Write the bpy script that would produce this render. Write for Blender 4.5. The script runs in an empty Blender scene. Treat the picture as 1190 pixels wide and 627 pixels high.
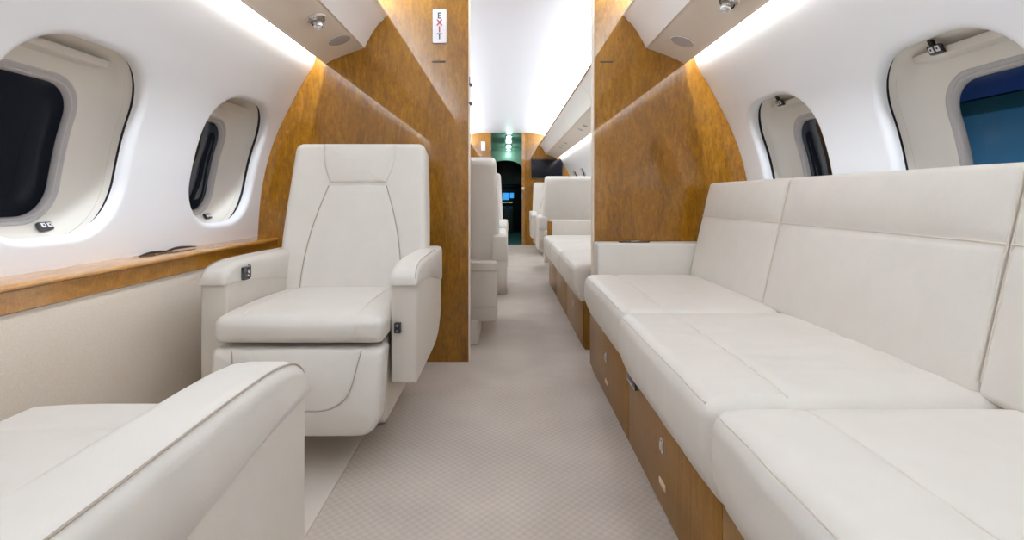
import bpy, bmesh, math, random
from mathutils import Vector, Matrix, noise

random.seed(7)
S = bpy.context.scene
C = S.collection
PI = math.pi

# ------------------------------------------------------------------ camera
cam = bpy.data.cameras.new('camera')
cam.sensor_width = 36.0
cam.sensor_fit = 'HORIZONTAL'
cam.lens = 36.0 * 600 / 1190
cam.shift_x = 8 / 1190
cam.shift_y = -84.5 / 1190
cam.clip_start = 0.02
cam.clip_end = 200
co = bpy.data.objects.new('camera', cam)
co.location = (0, 0, 0.8)
co.rotation_euler = (PI / 2, 0, 0)
C.objects.link(co)
S.camera = co
S.view_settings.view_transform = 'Standard'
S.view_settings.look = 'None'
S.view_settings.gamma = 1
S.view_settings.use_curve_mapping = False
S.view_settings.exposure = -0.55

# ------------------------------------------------------------------ materials
def mat(name, color, rough=0.5, metal=0.0, coat=0.0, coat_r=0.03, spec=0.5, sheen=0.0):
    m = bpy.data.materials.new(name)
    m.use_nodes = True
    b = m.node_tree.nodes['Principled BSDF']
    b.inputs['Base Color'].default_value = (*color, 1)
    b.inputs['Roughness'].default_value = rough
    b.inputs['Metallic'].default_value = metal
    b.inputs['Coat Weight'].default_value = coat
    b.inputs['Coat Roughness'].default_value = coat_r
    b.inputs['Specular IOR Level'].default_value = spec
    b.inputs['Sheen Weight'].default_value = sheen
    return m

def nd(m, t, **kw):
    n = m.node_tree.nodes.new(t)
    for k, v in kw.items():
        if k in n.inputs:
            n.inputs[k].default_value = v
        else:
            setattr(n, k, v)
    return n

def ln(m, a, ao, b, bi):
    m.node_tree.links.new(a.outputs[ao], b.inputs[bi])

def coords(m, scale=(1, 1, 1), rot=(0, 0, 0)):
    g = nd(m, 'ShaderNodeNewGeometry')
    mp = nd(m, 'ShaderNodeMapping')
    mp.inputs['Scale'].default_value = scale
    mp.inputs['Rotation'].default_value = rot
    ln(m, g, 'Position', mp, 'Vector')
    return mp

def objcoords(m, scale=(1, 1, 1)):
    g = nd(m, 'ShaderNodeTexCoord')
    mp = nd(m, 'ShaderNodeMapping')
    mp.inputs['Scale'].default_value = scale
    ln(m, g, 'Object', mp, 'Vector')
    return mp

def ramp(m, stops):
    r = nd(m, 'ShaderNodeValToRGB')
    e = r.color_ramp.elements
    e[0].position, e[0].color = stops[0][0], (*stops[0][1], 1)
    e[1].position, e[1].color = stops[-1][0], (*stops[-1][1], 1)
    for p, c in stops[1:-1]:
        x = e.new(p)
        x.color = (*c, 1)
    return r

def bsdf(m):
    return m.node_tree.nodes['Principled BSDF']

def leather(name, color, rough=0.42, bump=0.10, scale=420):
    m = mat(name, color, rough, spec=0.4)
    c = objcoords(m)
    n1 = nd(m, 'ShaderNodeTexVoronoi', Scale=scale)
    ln(m, c, 'Vector', n1, 'Vector')
    n2 = nd(m, 'ShaderNodeTexNoise', Scale=14.0, Detail=4.0)
    ln(m, c, 'Vector', n2, 'Vector')
    mixc = ramp(m, [(0.3, tuple(x * 0.965 for x in color)), (0.7, color)])
    ln(m, n2, 'Fac', mixc, 'Fac')
    ln(m, mixc, 'Color', bsdf(m), 'Base Color')
    b1 = nd(m, 'ShaderNodeBump', Strength=bump, Distance=0.001)
    ln(m, n1, 'Distance', b1, 'Height')
    b2 = nd(m, 'ShaderNodeBump', Strength=0.12, Distance=0.012)
    ln(m, n2, 'Fac', b2, 'Height')
    ln(m, b1, 'Normal', b2, 'Normal')
    ln(m, b2, 'Normal', bsdf(m), 'Normal')
    return m

def burl(name, dark, mid, light, coat=1.0, rough=0.35, streak=(40, 40, 10), spec=0.5):
    m = mat(name, mid, rough, coat=coat, coat_r=0.02, spec=spec)
    c = coords(m, streak)
    n1 = nd(m, 'ShaderNodeTexNoise', Scale=1.0, Detail=8.0, Roughness=0.65, Distortion=1.2)
    ln(m, c, 'Vector', n1, 'Vector')
    c2 = coords(m, (150, 150, 60))
    n2 = nd(m, 'ShaderNodeTexNoise', Scale=1.0, Detail=3.0, Roughness=0.7)
    ln(m, c2, 'Vector', n2, 'Vector')
    c3 = coords(m, (3.2, 3.2, 0.8))
    n3 = nd(m, 'ShaderNodeTexNoise', Scale=1.0, Detail=2.0)
    ln(m, c3, 'Vector', n3, 'Vector')
    a = nd(m, 'ShaderNodeMath', operation='MULTIPLY_ADD')
    a.inputs[1].default_value = 0.55
    ln(m, n2, 'Fac', a, 0)
    ln(m, n1, 'Fac', a, 2)
    a2 = nd(m, 'ShaderNodeMath', operation='MULTIPLY_ADD')
    a2.inputs[1].default_value = 0.45
    ln(m, n3, 'Fac', a2, 0)
    ln(m, a, 'Value', a2, 2)
    r = ramp(m, [(0.70, dark), (0.98, mid), (1.0, mid)])
    r.color_ramp.elements[0].position = 0.72
    r.color_ramp.elements[1].position = 0.98
    r.color_ramp.elements[2].position = 1.0
    mr = nd(m, 'ShaderNodeMapRange')
    mr.inputs['From Min'].default_value = 0.68
    mr.inputs['From Max'].default_value = 1.30
    ln(m, a2, 'Value', mr, 'Value')
    r = ramp(m, [(0.05, dark), (0.5, mid), (0.95, light)])
    ln(m, mr, 'Result', r, 'Fac')
    ln(m, r, 'Color', bsdf(m), 'Base Color')
    return m

M = {}
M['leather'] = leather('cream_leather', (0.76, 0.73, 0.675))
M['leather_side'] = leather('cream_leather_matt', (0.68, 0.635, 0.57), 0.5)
M['piping'] = mat('taupe_seam_cord', (0.42, 0.36, 0.29), 0.6)  # seam cord; on the leather its dark taupe includes the stitching's shadow
M['welt'] = mat('cream_seam_welt', (0.70, 0.65, 0.57), 0.5)
M['white'] = mat('white_sidewall_laminate', (0.825, 0.845, 0.88), 0.38, spec=0.4)
M['ceiling'] = mat('white_ceiling_laminate', (0.78, 0.785, 0.83), 0.5, spec=0.3)
M['reveal'] = mat('window_reveal_plastic', (0.77, 0.735, 0.675), 0.35)
M['seal'] = mat('dark_gap_shadow', (0.02, 0.02, 0.025), 0.6)  # near-black ring colour stands in for the shadow inside the window gap
M['frame_grey'] = mat('grey_pane_frame', (0.50, 0.48, 0.48), 0.35)
M['bin'] = mat('beige_bin_leather', (0.78, 0.70, 0.61), 0.45)
M['bin_face'] = mat('pale_bin_door', (0.80, 0.76, 0.73), 0.35)
M['burl'] = burl('burl_veneer', (0.14, 0.052, 0.003), (0.245, 0.102, 0.005), (0.375, 0.172, 0.013), spec=0.15)
M['burl_ledge'] = burl('burl_ledge_veneer', (0.22, 0.085, 0.007), (0.36, 0.155, 0.016), (0.50, 0.24, 0.04), streak=(22, 9, 22))
bsdf(M['burl_ledge']).inputs['Coat IOR'].default_value = 1.9
M['divan_wood'] = burl('divan_front_veneer', (0.16, 0.068, 0.006), (0.225, 0.100, 0.010), (0.29, 0.14, 0.018), coat=0.12, spec=0.25, streak=(40, 40, 5))
M['gold'] = mat('bronze_trim', (0.36, 0.21, 0.07), 0.3, 0.6)
M['edge_trim'] = mat('cream_edge_trim', (0.80, 0.70, 0.58), 0.4)
M['chrome'] = mat('chrome', (0.75, 0.75, 0.76), 0.12, 1.0)
M['dark_metal'] = mat('dark_gunmetal', (0.07, 0.07, 0.08), 0.3, 0.8)
M['black'] = mat('black_plastic', (0.012, 0.012, 0.014), 0.35)
M['speaker'] = mat('grey_speaker_cloth', (0.43, 0.39, 0.37), 0.8)
M['sign_white'] = mat('sign_white', (0.85, 0.85, 0.88), 0.4)
M['sign_red'] = mat('sign_red', (0.36, 0.03, 0.04), 0.5)
M['sign_ink'] = mat('sign_dark_ink', (0.05, 0.045, 0.06), 0.5)
M['bronze'] = mat('dark_bronze', (0.10, 0.06, 0.035), 0.35, 0.6)
M['label'] = mat('cream_tag', (0.75, 0.62, 0.48), 0.5)
M['galley'] = mat('grey_green_laminate', (0.20, 0.27, 0.23), 0.22)
M['galley_floor'] = mat('teal_vinyl_floor', (0.08, 0.22, 0.22), 0.25)
M['cockpit'] = mat('cockpit_black', (0.010, 0.012, 0.014), 0.5)

# lower side wall fabric
def fabric():
    m = mat('beige_wall_fabric', (0.63, 0.55, 0.45), 0.85, sheen=0.2)
    c = coords(m, (1, 1, 1))
    n = nd(m, 'ShaderNodeTexNoise', Scale=420.0, Detail=2.0)
    ln(m, c, 'Vector', n, 'Vector')
    r = ramp(m, [(0.3, (0.57, 0.50, 0.41)), (0.7, (0.68, 0.60, 0.50))])
    ln(m, n, 'Fac', r, 'Fac')
    ln(m, r, 'Color', bsdf(m), 'Base Color')
    b = nd(m, 'ShaderNodeBump', Strength=0.25, Distance=0.001)
    ln(m, n, 'Fac', b, 'Height')
    ln(m, b, 'Normal', bsdf(m), 'Normal')
    return m
M['fabric'] = fabric()

def carpet():
    m = mat('beige_carpet', (0.56, 0.48, 0.42), 0.95, sheen=0.15, spec=0.1)
    L = m.node_tree.links
    g = nd(m, 'ShaderNodeNewGeometry')
    sx = nd(m, 'ShaderNodeSeparateXYZ')
    ln(m, g, 'Position', sx, 'Vector')
    def mul(a, k, o='MULTIPLY'):
        q = nd(m, 'ShaderNodeMath', operation=o)
        L.new(a, q.inputs[0])
        if isinstance(k, (int, float)):
            q.inputs[1].default_value = k
        else:
            L.new(k, q.inputs[1])
        return q.outputs[0]
    def sine(a):
        q = nd(m, 'ShaderNodeMath', operation='SINE')
        L.new(a, q.inputs[0])
        return q.outputs[0]
    X, Y = sx.outputs['X'], sx.outputs['Y']
    k = 2 * PI / 0.026
    u = mul(X, k)
    v = mul(Y, k)
    p = mul(mul(sine(u), sine(v)), 0.5)
    n = nd(m, 'ShaderNodeTexNoise', Scale=260.0, Detail=2.0)
    L.new(g.outputs['Position'], n.inputs['Vector'])
    n2 = nd(m, 'ShaderNodeTexNoise', Scale=3.5, Detail=3.0)
    L.new(g.outputs['Position'], n2.inputs['Vector'])
    f = mul(mul(mul(p, 0.24), mul(n.outputs['Fac'], 0.5), 'ADD'), mul(n2.outputs['Fac'], 0.70), 'ADD')
    r = ramp(m, [(0.22, (0.40, 0.350, 0.305)), (0.80, (0.60, 0.535, 0.475))])
    L.new(f, r.inputs['Fac'])
    ln(m, r, 'Color', bsdf(m), 'Base Color')
    b = nd(m, 'ShaderNodeBump', Strength=0.5, Distance=0.004)
    L.new(f, b.inputs['Height'])
    ln(m, b, 'Normal', bsdf(m), 'Normal')
    return m
M['carpet'] = carpet()
M['floor_strip'] = leather('pale_floor_covering', (0.68, 0.62, 0.56), 0.6)

def glass(name, tint, refl=0.5):
    m = bpy.data.materials.new(name)
    m.use_nodes = True
    nt = m.node_tree
    nt.nodes.clear()
    out = nt.nodes.new('ShaderNodeOutputMaterial')
    mix = nt.nodes.new('ShaderNodeMixShader')
    tr = nt.nodes.new('ShaderNodeBsdfTransparent')
    gl = nt.nodes.new('ShaderNodeBsdfGlossy')
    fr = nt.nodes.new('ShaderNodeFresnel')
    fr.inputs['IOR'].default_value = 1.3
    mu = nt.nodes.new('ShaderNodeMath')
    mu.operation = 'MULTIPLY'
    mu.inputs[1].default_value = refl
    tr.inputs['Color'].default_value = (*tint, 1)
    gl.inputs['Roughness'].default_value = 0.03
    nt.links.new(fr.outputs[0], mu.inputs[0])
    nt.links.new(mu.outputs[0], mix.inputs[0])
    nt.links.new(tr.outputs[0], mix.inputs[1])
    nt.links.new(gl.outputs[0], mix.inputs[2])
    nt.links.new(mix.outputs[0], out.inputs[0])
    return m
M['glass'] = glass('window_glass', (0.75, 0.8, 0.85), 0.10)

def emit(name, color, strength):
    m = mat(name, color, 0.3)
    bsdf(m).inputs['Emission Color'].default_value = (*color, 1)
    bsdf(m).inputs['Emission Strength'].default_value = strength
    return m

# ------------------------------------------------------------------ object helpers
def thing(name, label=None, cat=None, loc=(0, 0, 0), rz=0, group=None, kind=None):
    o = bpy.data.objects.new(name, None)
    o.empty_display_size = 0.05
    C.objects.link(o)
    o.location = loc
    o.rotation_euler = (0, 0, rz)
    tag(o, label, cat, group, kind)
    return o

def tag(o, label=None, cat=None, group=None, kind=None):
    if label: o['label'] = label
    if cat: o['category'] = cat
    if group: o['group'] = group
    if kind: o['kind'] = kind
    return o

def root_loc(p):
    while p.parent is not None:
        p = p.parent
    return Vector(p.location)

def obj(name, VF, m, parent=None, sharp=35, smooth=True, label=None, local=False):
    """VF in world space (or in the root's own space when local)."""
    V, F = VF
    off = Vector((0, 0, 0))
    if parent is not None and not local:
        off = root_loc(parent)
    me = bpy.data.meshes.new(name)
    me.from_pydata([tuple(Vector(v) - off) for v in V], [], F)
    bm = bmesh.new()
    bm.from_mesh(me)
    bmesh.ops.remove_doubles(bm, verts=bm.verts, dist=1e-6)
    bmesh.ops.recalc_face_normals(bm, faces=bm.faces)
    bm.to_mesh(me)
    bm.free()
    me.materials.append(m)
    if smooth:
        me.polygons.foreach_set('use_smooth', [True] * len(me.polygons))
        me.set_sharp_from_angle(angle=math.radians(sharp))
    me.update()
    o = bpy.data.objects.new(name, me)
    C.objects.link(o)
    if parent is not None:
        o.parent = parent
    if label:
        o['label'] = label
    return o

def struct(name, VF, m, label=None, sharp=35):
    o = obj(name, VF, m, None, sharp)
    tag(o, label, None, None, 'structure')
    return o

def join(*vfs):
    V, F = [], []
    for v, f in vfs:
        b = len(V)
        V += [tuple(x) for x in v]
        F += [tuple(i + b for i in q) for q in f]
    return V, F

def xform(VF, fn):
    return [fn(Vector(v)) for v in VF[0]], VF[1]

def copy_tree(o, parent=None):
    c = o.copy()
    C.objects.link(c)
    c.parent = parent
    for ch in list(o.children):
        copy_tree(ch, c)
    return c

# ------------------------------------------------------------------ shapes
def rbox(lo, hi, r, m=4, n=(6, 6, 6), warp=None):
    """box with round edges on a dense grid; warp(point, uvw in -1..1)"""
    lo, hi = Vector(lo), Vector(hi)
    r = min(r, min((hi - lo)[i] for i in range(3)) / 2 - 1e-5)
    ax = []
    for i in range(3):
        a, b = lo[i] + r, hi[i] - r
        L = [a - r * math.tan(PI / 4 * k / m) for k in range(m, 0, -1)]
        L += [a + (b - a) * k / n[i] for k in range(n[i] + 1)]
        L += [b + r * math.tan(PI / 4 * k / m) for k in range(1, m + 1)]
        ax.append(L)
    V, F, idx = [], [], {}
    def vert(p):
        key = tuple(round(c, 6) for c in p)
        if key in idx:
            return idx[key]
        c = Vector([min(max(p[i], lo[i] + r), hi[i] - r) for i in range(3)])
        d = Vector(p) - c
        if d.length > 0:
            d = d.normalized() * r
        q = c + d
        if warp:
            uvw = Vector([2 * (q[i] - lo[i]) / (hi[i] - lo[i]) - 1 for i in range(3)])
            q = warp(q, uvw)
        idx[key] = len(V)
        V.append(q)
        return idx[key]
    for i in range(3):
        j, k = (i + 1) % 3, (i + 2) % 3
        for side in (0, -1):
            for a in range(len(ax[j]) - 1):
                for b in range(len(ax[k]) - 1):
                    q = []
                    for (aa, bb) in ((a, b), (a + 1, b), (a + 1, b + 1), (a, b + 1)):
                        p = [0, 0, 0]
                        p[i], p[j], p[k] = ax[i][side], ax[j][aa], ax[k][bb]
                        q.append(vert(p))
                    if len(set(q)) >= 3:
                        F.append(tuple(q))
    return V, F

def miter(P):
    """outward vertex offset vectors (unit edge offset) of a closed CCW outline"""
    n = len(P)
    out = []
    for i in range(n):
        a, b, c = Vector(P[i - 1]), Vector(P[i]), Vector(P[(i + 1) % n])
        e1, e2 = (b - a), (c - b)
        if e1.length < 1e-9: e1 = e2
        if e2.length < 1e-9: e2 = e1
        e1.normalize(); e2.normalize()
        n1, n2 = Vector((e1.y, -e1.x)), Vector((e2.y, -e2.x))
        s = n1 + n2
        if s.length < 1e-6:
            out.append(n1); continue
        s.normalize()
        out.append(s / max(0.45, s.dot(n1)))
    return out

def ccw(P):
    A = sum(P[i - 1][0] * P[i][1] - P[i][0] * P[i - 1][1] for i in range(len(P)))
    return list(P) if A > 0 else list(reversed(P))

def prism(P, w0, w1, fn, r=0.0, m=4, r0=None, r1=None, puff=0.0, wt=None):
    """outline P extruded from w0 to w1, edges rounded; fn(a, b, w) -> point; puff raises the w1 cap"""
    P = ccw(P)
    mt = miter(P)
    if wt:
        mt = [q * wt(p) for p, q in zip(P, mt)]
    n = len(P)
    r0 = r if r0 is None else r0
    r1 = r if r1 is None else r1
    rings = []
    if r0 > 0:
        for k in range(m + 1):
            t = PI / 2 * k / m
            rings.append((r0 * (1 - math.sin(t)), w0 + r0 * (1 - math.cos(t))))
    else:
        rings.append((0, w0))
    if r1 > 0:
        for k in range(m + 1):
            t = PI / 2 * k / m
            rings.append((r1 * (1 - math.cos(t)), w1 - r1 * (1 - math.sin(t))))
    else:
        rings.append((0, w1))
    V, F = [], []
    for ins, w in rings:
        for p, q in zip(P, mt):
            V.append(fn(p[0] - q.x * ins, p[1] - q.y * ins, w))
    for k in range(len(rings) - 1):
        for i in range(n):
            j = (i + 1) % n
            F.append((k * n + i, k * n + j, (k + 1) * n + j, (k + 1) * n + i))
    F.append(tuple(reversed(range(n))))
    base = (len(rings) - 1) * n
    if puff:
        ins, w = rings[-1]
        Q = [(p[0] - q.x * ins, p[1] - q.y * ins) for p, q in zip(P, mt)]
        cx = sum(p[0] for p in Q) / n
        cy = sum(p[1] for p in Q) / n
        prev = base
        for s in (0.9, 0.75, 0.55, 0.3):
            b = len(V)
            for p in Q:
                V.append(fn(cx + (p[0] - cx) * s, cy + (p[1] - cy) * s, w + puff * (1 - s * s)))
            for i in range(n):
                j = (i + 1) % n
                F.append((prev + i, prev + j, b + j, b + i))
            prev = b
        F.append(tuple(range(prev, prev + n)))
    else:
        F.append(tuple(range(base, base + n)))
    return V, F

def rrect(x0, y0, x1, y1, r, seg=5, corners=(1, 1, 1, 1)):
    """rounded rectangle outline; corners: bl, br, tr, tl"""
    out = []
    for (cx, cy, a, on) in ((x0 + r, y0 + r, PI, corners[0]), (x1 - r, y0 + r, 1.5 * PI, corners[1]),
                            (x1 - r, y1 - r, 0, corners[2]), (x0 + r, y1 - r, PI / 2, corners[3])):
        if on:
            for k in range(seg + 1):
                t = a + PI / 2 * k / seg
                out.append((cx + r * math.cos(t), cy + r * math.sin(t)))
        else:
            t = a + PI / 4
            out.append((cx + r * math.copysign(1, math.cos(t)), cy + r * math.copysign(1, math.sin(t))))
    return out

def round_poly(P, r, seg=4):
    """round every corner of polygon P; r a number or one per corner"""
    n = len(P)
    out = []
    for i in range(n):
        rr = r[i] if isinstance(r, (list, tuple)) else r
        a, b, c = Vector(P[i - 1]), Vector(P[i]), Vector(P[(i + 1) % n])
        if rr <= 0:
            out.append(tuple(b)); continue
        d1, d2 = (a - b), (c - b)
        t1, t2 = min(rr, d1.length * .49), min(rr, d2.length * .49)
        p, q = b + d1.normalized() * t1, b + d2.normalized() * t2
        for k in range(seg + 1):
            t = k / seg
            out.append(tuple((1 - t) ** 2 * p + 2 * t * (1 - t) * b + t * t * q))
    return out

def tube(P, r, seg=8, closed=False):
    P = [Vector(p) for p in P]
    n = len(P)
    V, F = [], []
    up = Vector((0, 0, 1))
    t0 = None
    for i in range(n):
        a = P[i - 1] if (closed or i > 0) else P[i]
        b = P[(i + 1) % n] if (closed or i < n - 1) else P[i]
        t = (b - a).normalized()
        if t0 is None:
            u = t.cross(Vector((0.31, 0.17, 0.93)))
            if u.length < 1e-3: u = t.cross(Vector((1, 0, 0)))
            u.normalize()
        else:
            u = (u - t * u.dot(t)).normalized()
        t0 = t
        v = t.cross(u)
        rr = r[i] if isinstance(r, (list, tuple)) else r
        for k in range(seg):
            a_ = 2 * PI * k / seg
            V.append(P[i] + (u * math.cos(a_) + v * math.sin(a_)) * rr)
    for i in range(n if closed else n - 1):
        j = (i + 1) % n
        for k in range(seg):
            l = (k + 1) % seg
            F.append((i * seg + k, i * seg + l, j * seg + l, j * seg + k))
    if not closed:
        F.append(tuple(reversed(range(seg))))
        F.append(tuple(range((n - 1) * seg, n * seg)))
    return V, F

def lathe(prof, origin, axis, seg=24):
    """prof: (radius, height along axis)"""
    z = Vector(axis).normalized()
    x = z.cross(Vector((0.12, 0.98, 0.07))).normalized()
    y = z.cross(x)
    o = Vector(origin)
    V, F = [], []
    for r, h in prof:
        for k in range(seg):
            a = 2 * PI * k / seg
            V.append(o + z * h + (x * math.cos(a) + y * math.sin(a)) * r)
    for i in range(len(prof) - 1):
        for k in range(seg):
            l = (k + 1) % seg
            F.append((i * seg + k, i * seg + l, (i + 1) * seg + l, (i + 1) * seg + k))
    F.append(tuple(reversed(range(seg))))
    F.append(tuple(range((len(prof) - 1) * seg, len(prof) * seg)))
    return V, F

def box(lo, hi):
    (a, b, c), (d, e, f) = lo, hi
    V = [(a, b, c), (d, b, c), (d, e, c), (a, e, c), (a, b, f), (d, b, f), (d, e, f), (a, e, f)]
    F = [(3, 2, 1, 0), (4, 5, 6, 7), (0, 1, 5, 4), (1, 2, 6, 5), (2, 3, 7, 6), (3, 0, 4, 7)]
    return V, F

def catmull(P, per=10):
    P = [Vector(p) for p in P]
    out = []
    for i in range(len(P) - 1):
        p0 = P[i - 1] if i else P[0] * 2 - P[1]
        p1, p2 = P[i], P[i + 1]
        p3 = P[i + 2] if i + 2 < len(P) else P[-1] * 2 - P[-2]
        for k in range(per):
            t = k / per
            out.append(0.5 * ((2 * p1) + (p2 - p0) * t + (2 * p0 - 5 * p1 + 4 * p2 - p3) * t * t + (3 * p1 - p0 - 3 * p2 + p3) * t ** 3))
    out.append(P[-1])
    return out

def XYW(a, b, w): return Vector((a, b, w))
def YZX(a, b, w): return Vector((w, a, b))
def XZY(a, b, w): return Vector((a, w, b))

# ------------------------------------------------------------------ cabin cross-section
PROF = [(1.205, 0.585), (1.20, 0.66), (1.191, 0.78), (1.176, 0.88), (1.148, 1.0), (1.100, 1.13), (1.045, 1.24),
        (0.990, 1.345), (0.932, 1.44), (0.905, 1.55), (0.865, 1.66), (0.79, 1.76), (0.69, 1.825), (0.56, 1.862), (0.40, 1.878)]
DENSE = catmull(PROF, 14)
ARC = [0.0]
for a, b in zip(DENSE, DENSE[1:]):
    ARC.append(ARC[-1] + (b - a).length)
def prof_at(s):
    s = min(max(s, 0.0), ARC[-1])
    lo, hi = 0, len(ARC) - 1
    while hi - lo > 1:
        md = (lo + hi) // 2
        if ARC[md] <= s: lo = md
        else: hi = md
    t = (s - ARC[lo]) / max(1e-9, ARC[hi] - ARC[lo])
    p = DENSE[lo].lerp(DENSE[hi], t)
    i0, i1 = max(0, lo - 3), min(len(DENSE) - 1, hi + 3)
    tg = (DENSE[i1] - DENSE[i0]).normalized()
    return p, Vector((tg.y, -tg.x))       # outward normal
def s_of_z(z):
    for i in range(len(DENSE) - 1):
        if DENSE[i].y <= z <= DENSE[i + 1].y:
            return ARC[i] + (z - DENSE[i].y) / (DENSE[i + 1].y - DENSE[i].y) * (ARC[i + 1] - ARC[i])
    return ARC[-1]
def W(side, y, s, d=0.0):
    p, n = prof_at(s)
    q = p + n * min(d, 0.034) + Vector((max(0.0, d - 0.034), 0.0))
    return Vector((side * q.x, y, q.y))

Y0, Y1 = -0.95, 8.70        # aft end of the cabin, forward bulkhead
YP0, YP1 = 2.51, 2.56       # partition
SC = s_of_z(0.952)
HW, HH, RC = 0.23, 0.262, 0.165   # window opening half sizes, corner radius

def rr_dist(dx, dy, hw, hh, rc):
    """distance from centre along (dx, dy) to a rounded rectangle"""
    def inside(t):
        x, y = abs(dx * t), abs(dy * t)
        qx, qy = x - (hw - rc), y - (hh - rc)
        d = math.hypot(max(qx, 0), max(qy, 0)) + min(max(qx, qy), 0) - rc
        return d < 0
    a, b = 0.0, 2.0
    for _ in range(40):
        m_ = (a + b) / 2
        if inside(m_): a = m_
        else: b = m_
    return a

def win_loop(N=96):
    """(cos, sin) directions round a window"""
    return [(math.cos(2 * PI * k / N), math.sin(2 * PI * k / N)) for k in range(N)]

def wall(side, wins, y0, y1):
    V, F, idx = [], [], {}
    def vid(p):
        k = tuple(round(c, 5) for c in p)
        if k not in idx:
            idx[k] = len(V)
            V.append(p)
        return idx[k]
    ps0, ps1 = SC - 0.335, SC + 0.345
    nS, nY = 18, 18
    sl = [ps0 * k / 3 for k in range(3)] + [ps0 + (ps1 - ps0) * k / nS for k in range(nS + 1)]
    k = 1
    while ps1 + 0.045 * k < ARC[-1]:
        sl.append(ps1 + 0.045 * k); k += 1
    sl.append(ARC[-1])
    ys = []
    pos = y0
    PW = 0.36
    for c in wins:
        a = c - PW
        n = max(1, int((a - pos) / 0.3))
        ys += [pos + (a - pos) * i / n for i in range(n)]
        ys += [a + 2 * PW * i / nY for i in range(nY)]
        pos = c + PW
    n = max(1, int((y1 - pos) / 0.3))
    ys += [pos + (y1 - pos) * i / n for i in range(n + 1)]
    for i in range(len(ys) - 1):
        for j in range(len(sl) - 1):
            ym, sm = (ys[i] + ys[i + 1]) / 2, (sl[j] + sl[j + 1]) / 2
            if any(abs(ym - c) < PW and ps0 < sm < ps1 for c in wins):
                continue
            F.append(tuple(vid(W(side, y, s)) for y, s in ((ys[i], sl[j]), (ys[i + 1], sl[j]), (ys[i + 1], sl[j + 1]), (ys[i], sl[j + 1]))))
    for c in wins:
        B = []
        for k in range(nY): B.append((-PW + 2 * PW * k / nY, ps0 - SC))
        for k in range(nS): B.append((PW, ps0 - SC + (ps1 - ps0) * k / nS))
        for k in range(nY): B.append((PW - 2 * PW * k / nY, ps1 - SC))
        for k in range(nS): B.append((-PW, ps1 - SC - (ps1 - ps0) * k / nS))
        rings = [(0.0, None)]
        LR = 0.022
        prev = [vid(W(side, c + b[0], SC + b[1])) for b in B]
        specs = []
        for t in (0.35, 0.7, 0.9):
            specs.append(('lerp', t, 0))
        for k in range(0, 7):
            a = PI / 2 * k / 6
            specs.append(('exp', LR * (1 - math.sin(a)), LR * (1 - math.cos(a))))
        specs.append(('exp', 0.0, LR + 0.010))
        specs.append(('exp', 0.003, LR + 0.012))
        specs.append(('exp', 0.012, LR + 0.012))
        for kind, e, d in specs:
            cur = []
            for b in B:
                L = math.hypot(*b)
                dx, dy = b[0] / L, b[1] / L
                if kind == 'lerp':
                    r1 = rr_dist(dx, dy, HW + LR, HH + LR, RC + LR)
                    r = L + (r1 - L) * e
                else:
                    r = rr_dist(dx, dy, HW + e, HH + e, RC + e)
                cur.append(vid(W(side, c + dx * r, SC + dy * r, d)))
            nB = len(B)
            for i in range(nB):
                j = (i + 1) % nB
                q = (prev[i], prev[j], cur[j], cur[i])
                if len(set(q)) == 4:
                    F.append(q)
            prev = cur
    return V, F

def rings_mesh(side, yc, rings, N=96, cap=False):
    V, F = [], []
    for e, d in rings:
        t = min(1.0, max(0.0, (d - 0.085) / 0.045))
        for (dx, dy) in win_loop(N):
            r = rr_dist(dx, dy, HW + e, HH + e, max(0.05, RC + e))
            V.append(W(side, yc - 0.020 * t + dx * r, SC - 0.024 * t + dy * r, d))
    for k in range(len(rings) - 1):
        for i in range(N):
            j = (i + 1) % N
            F.append((k * N + i, k * N + j, (k + 1) * N + j, (k + 1) * N + i))
    if cap:
        F.append(tuple(range((len(rings) - 1) * N, len(rings) * N)))
    return V, F

def wbox(side, yc, y0, y1, s0, s1, d0, d1, r=0.004, n=(6, 4, 2)):
    return xform(rbox((y0, s0, d0), (y1, s1, d1), r, 2, n), lambda p: W(side, yc + p.x, SC + p.y, p.z))

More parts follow.
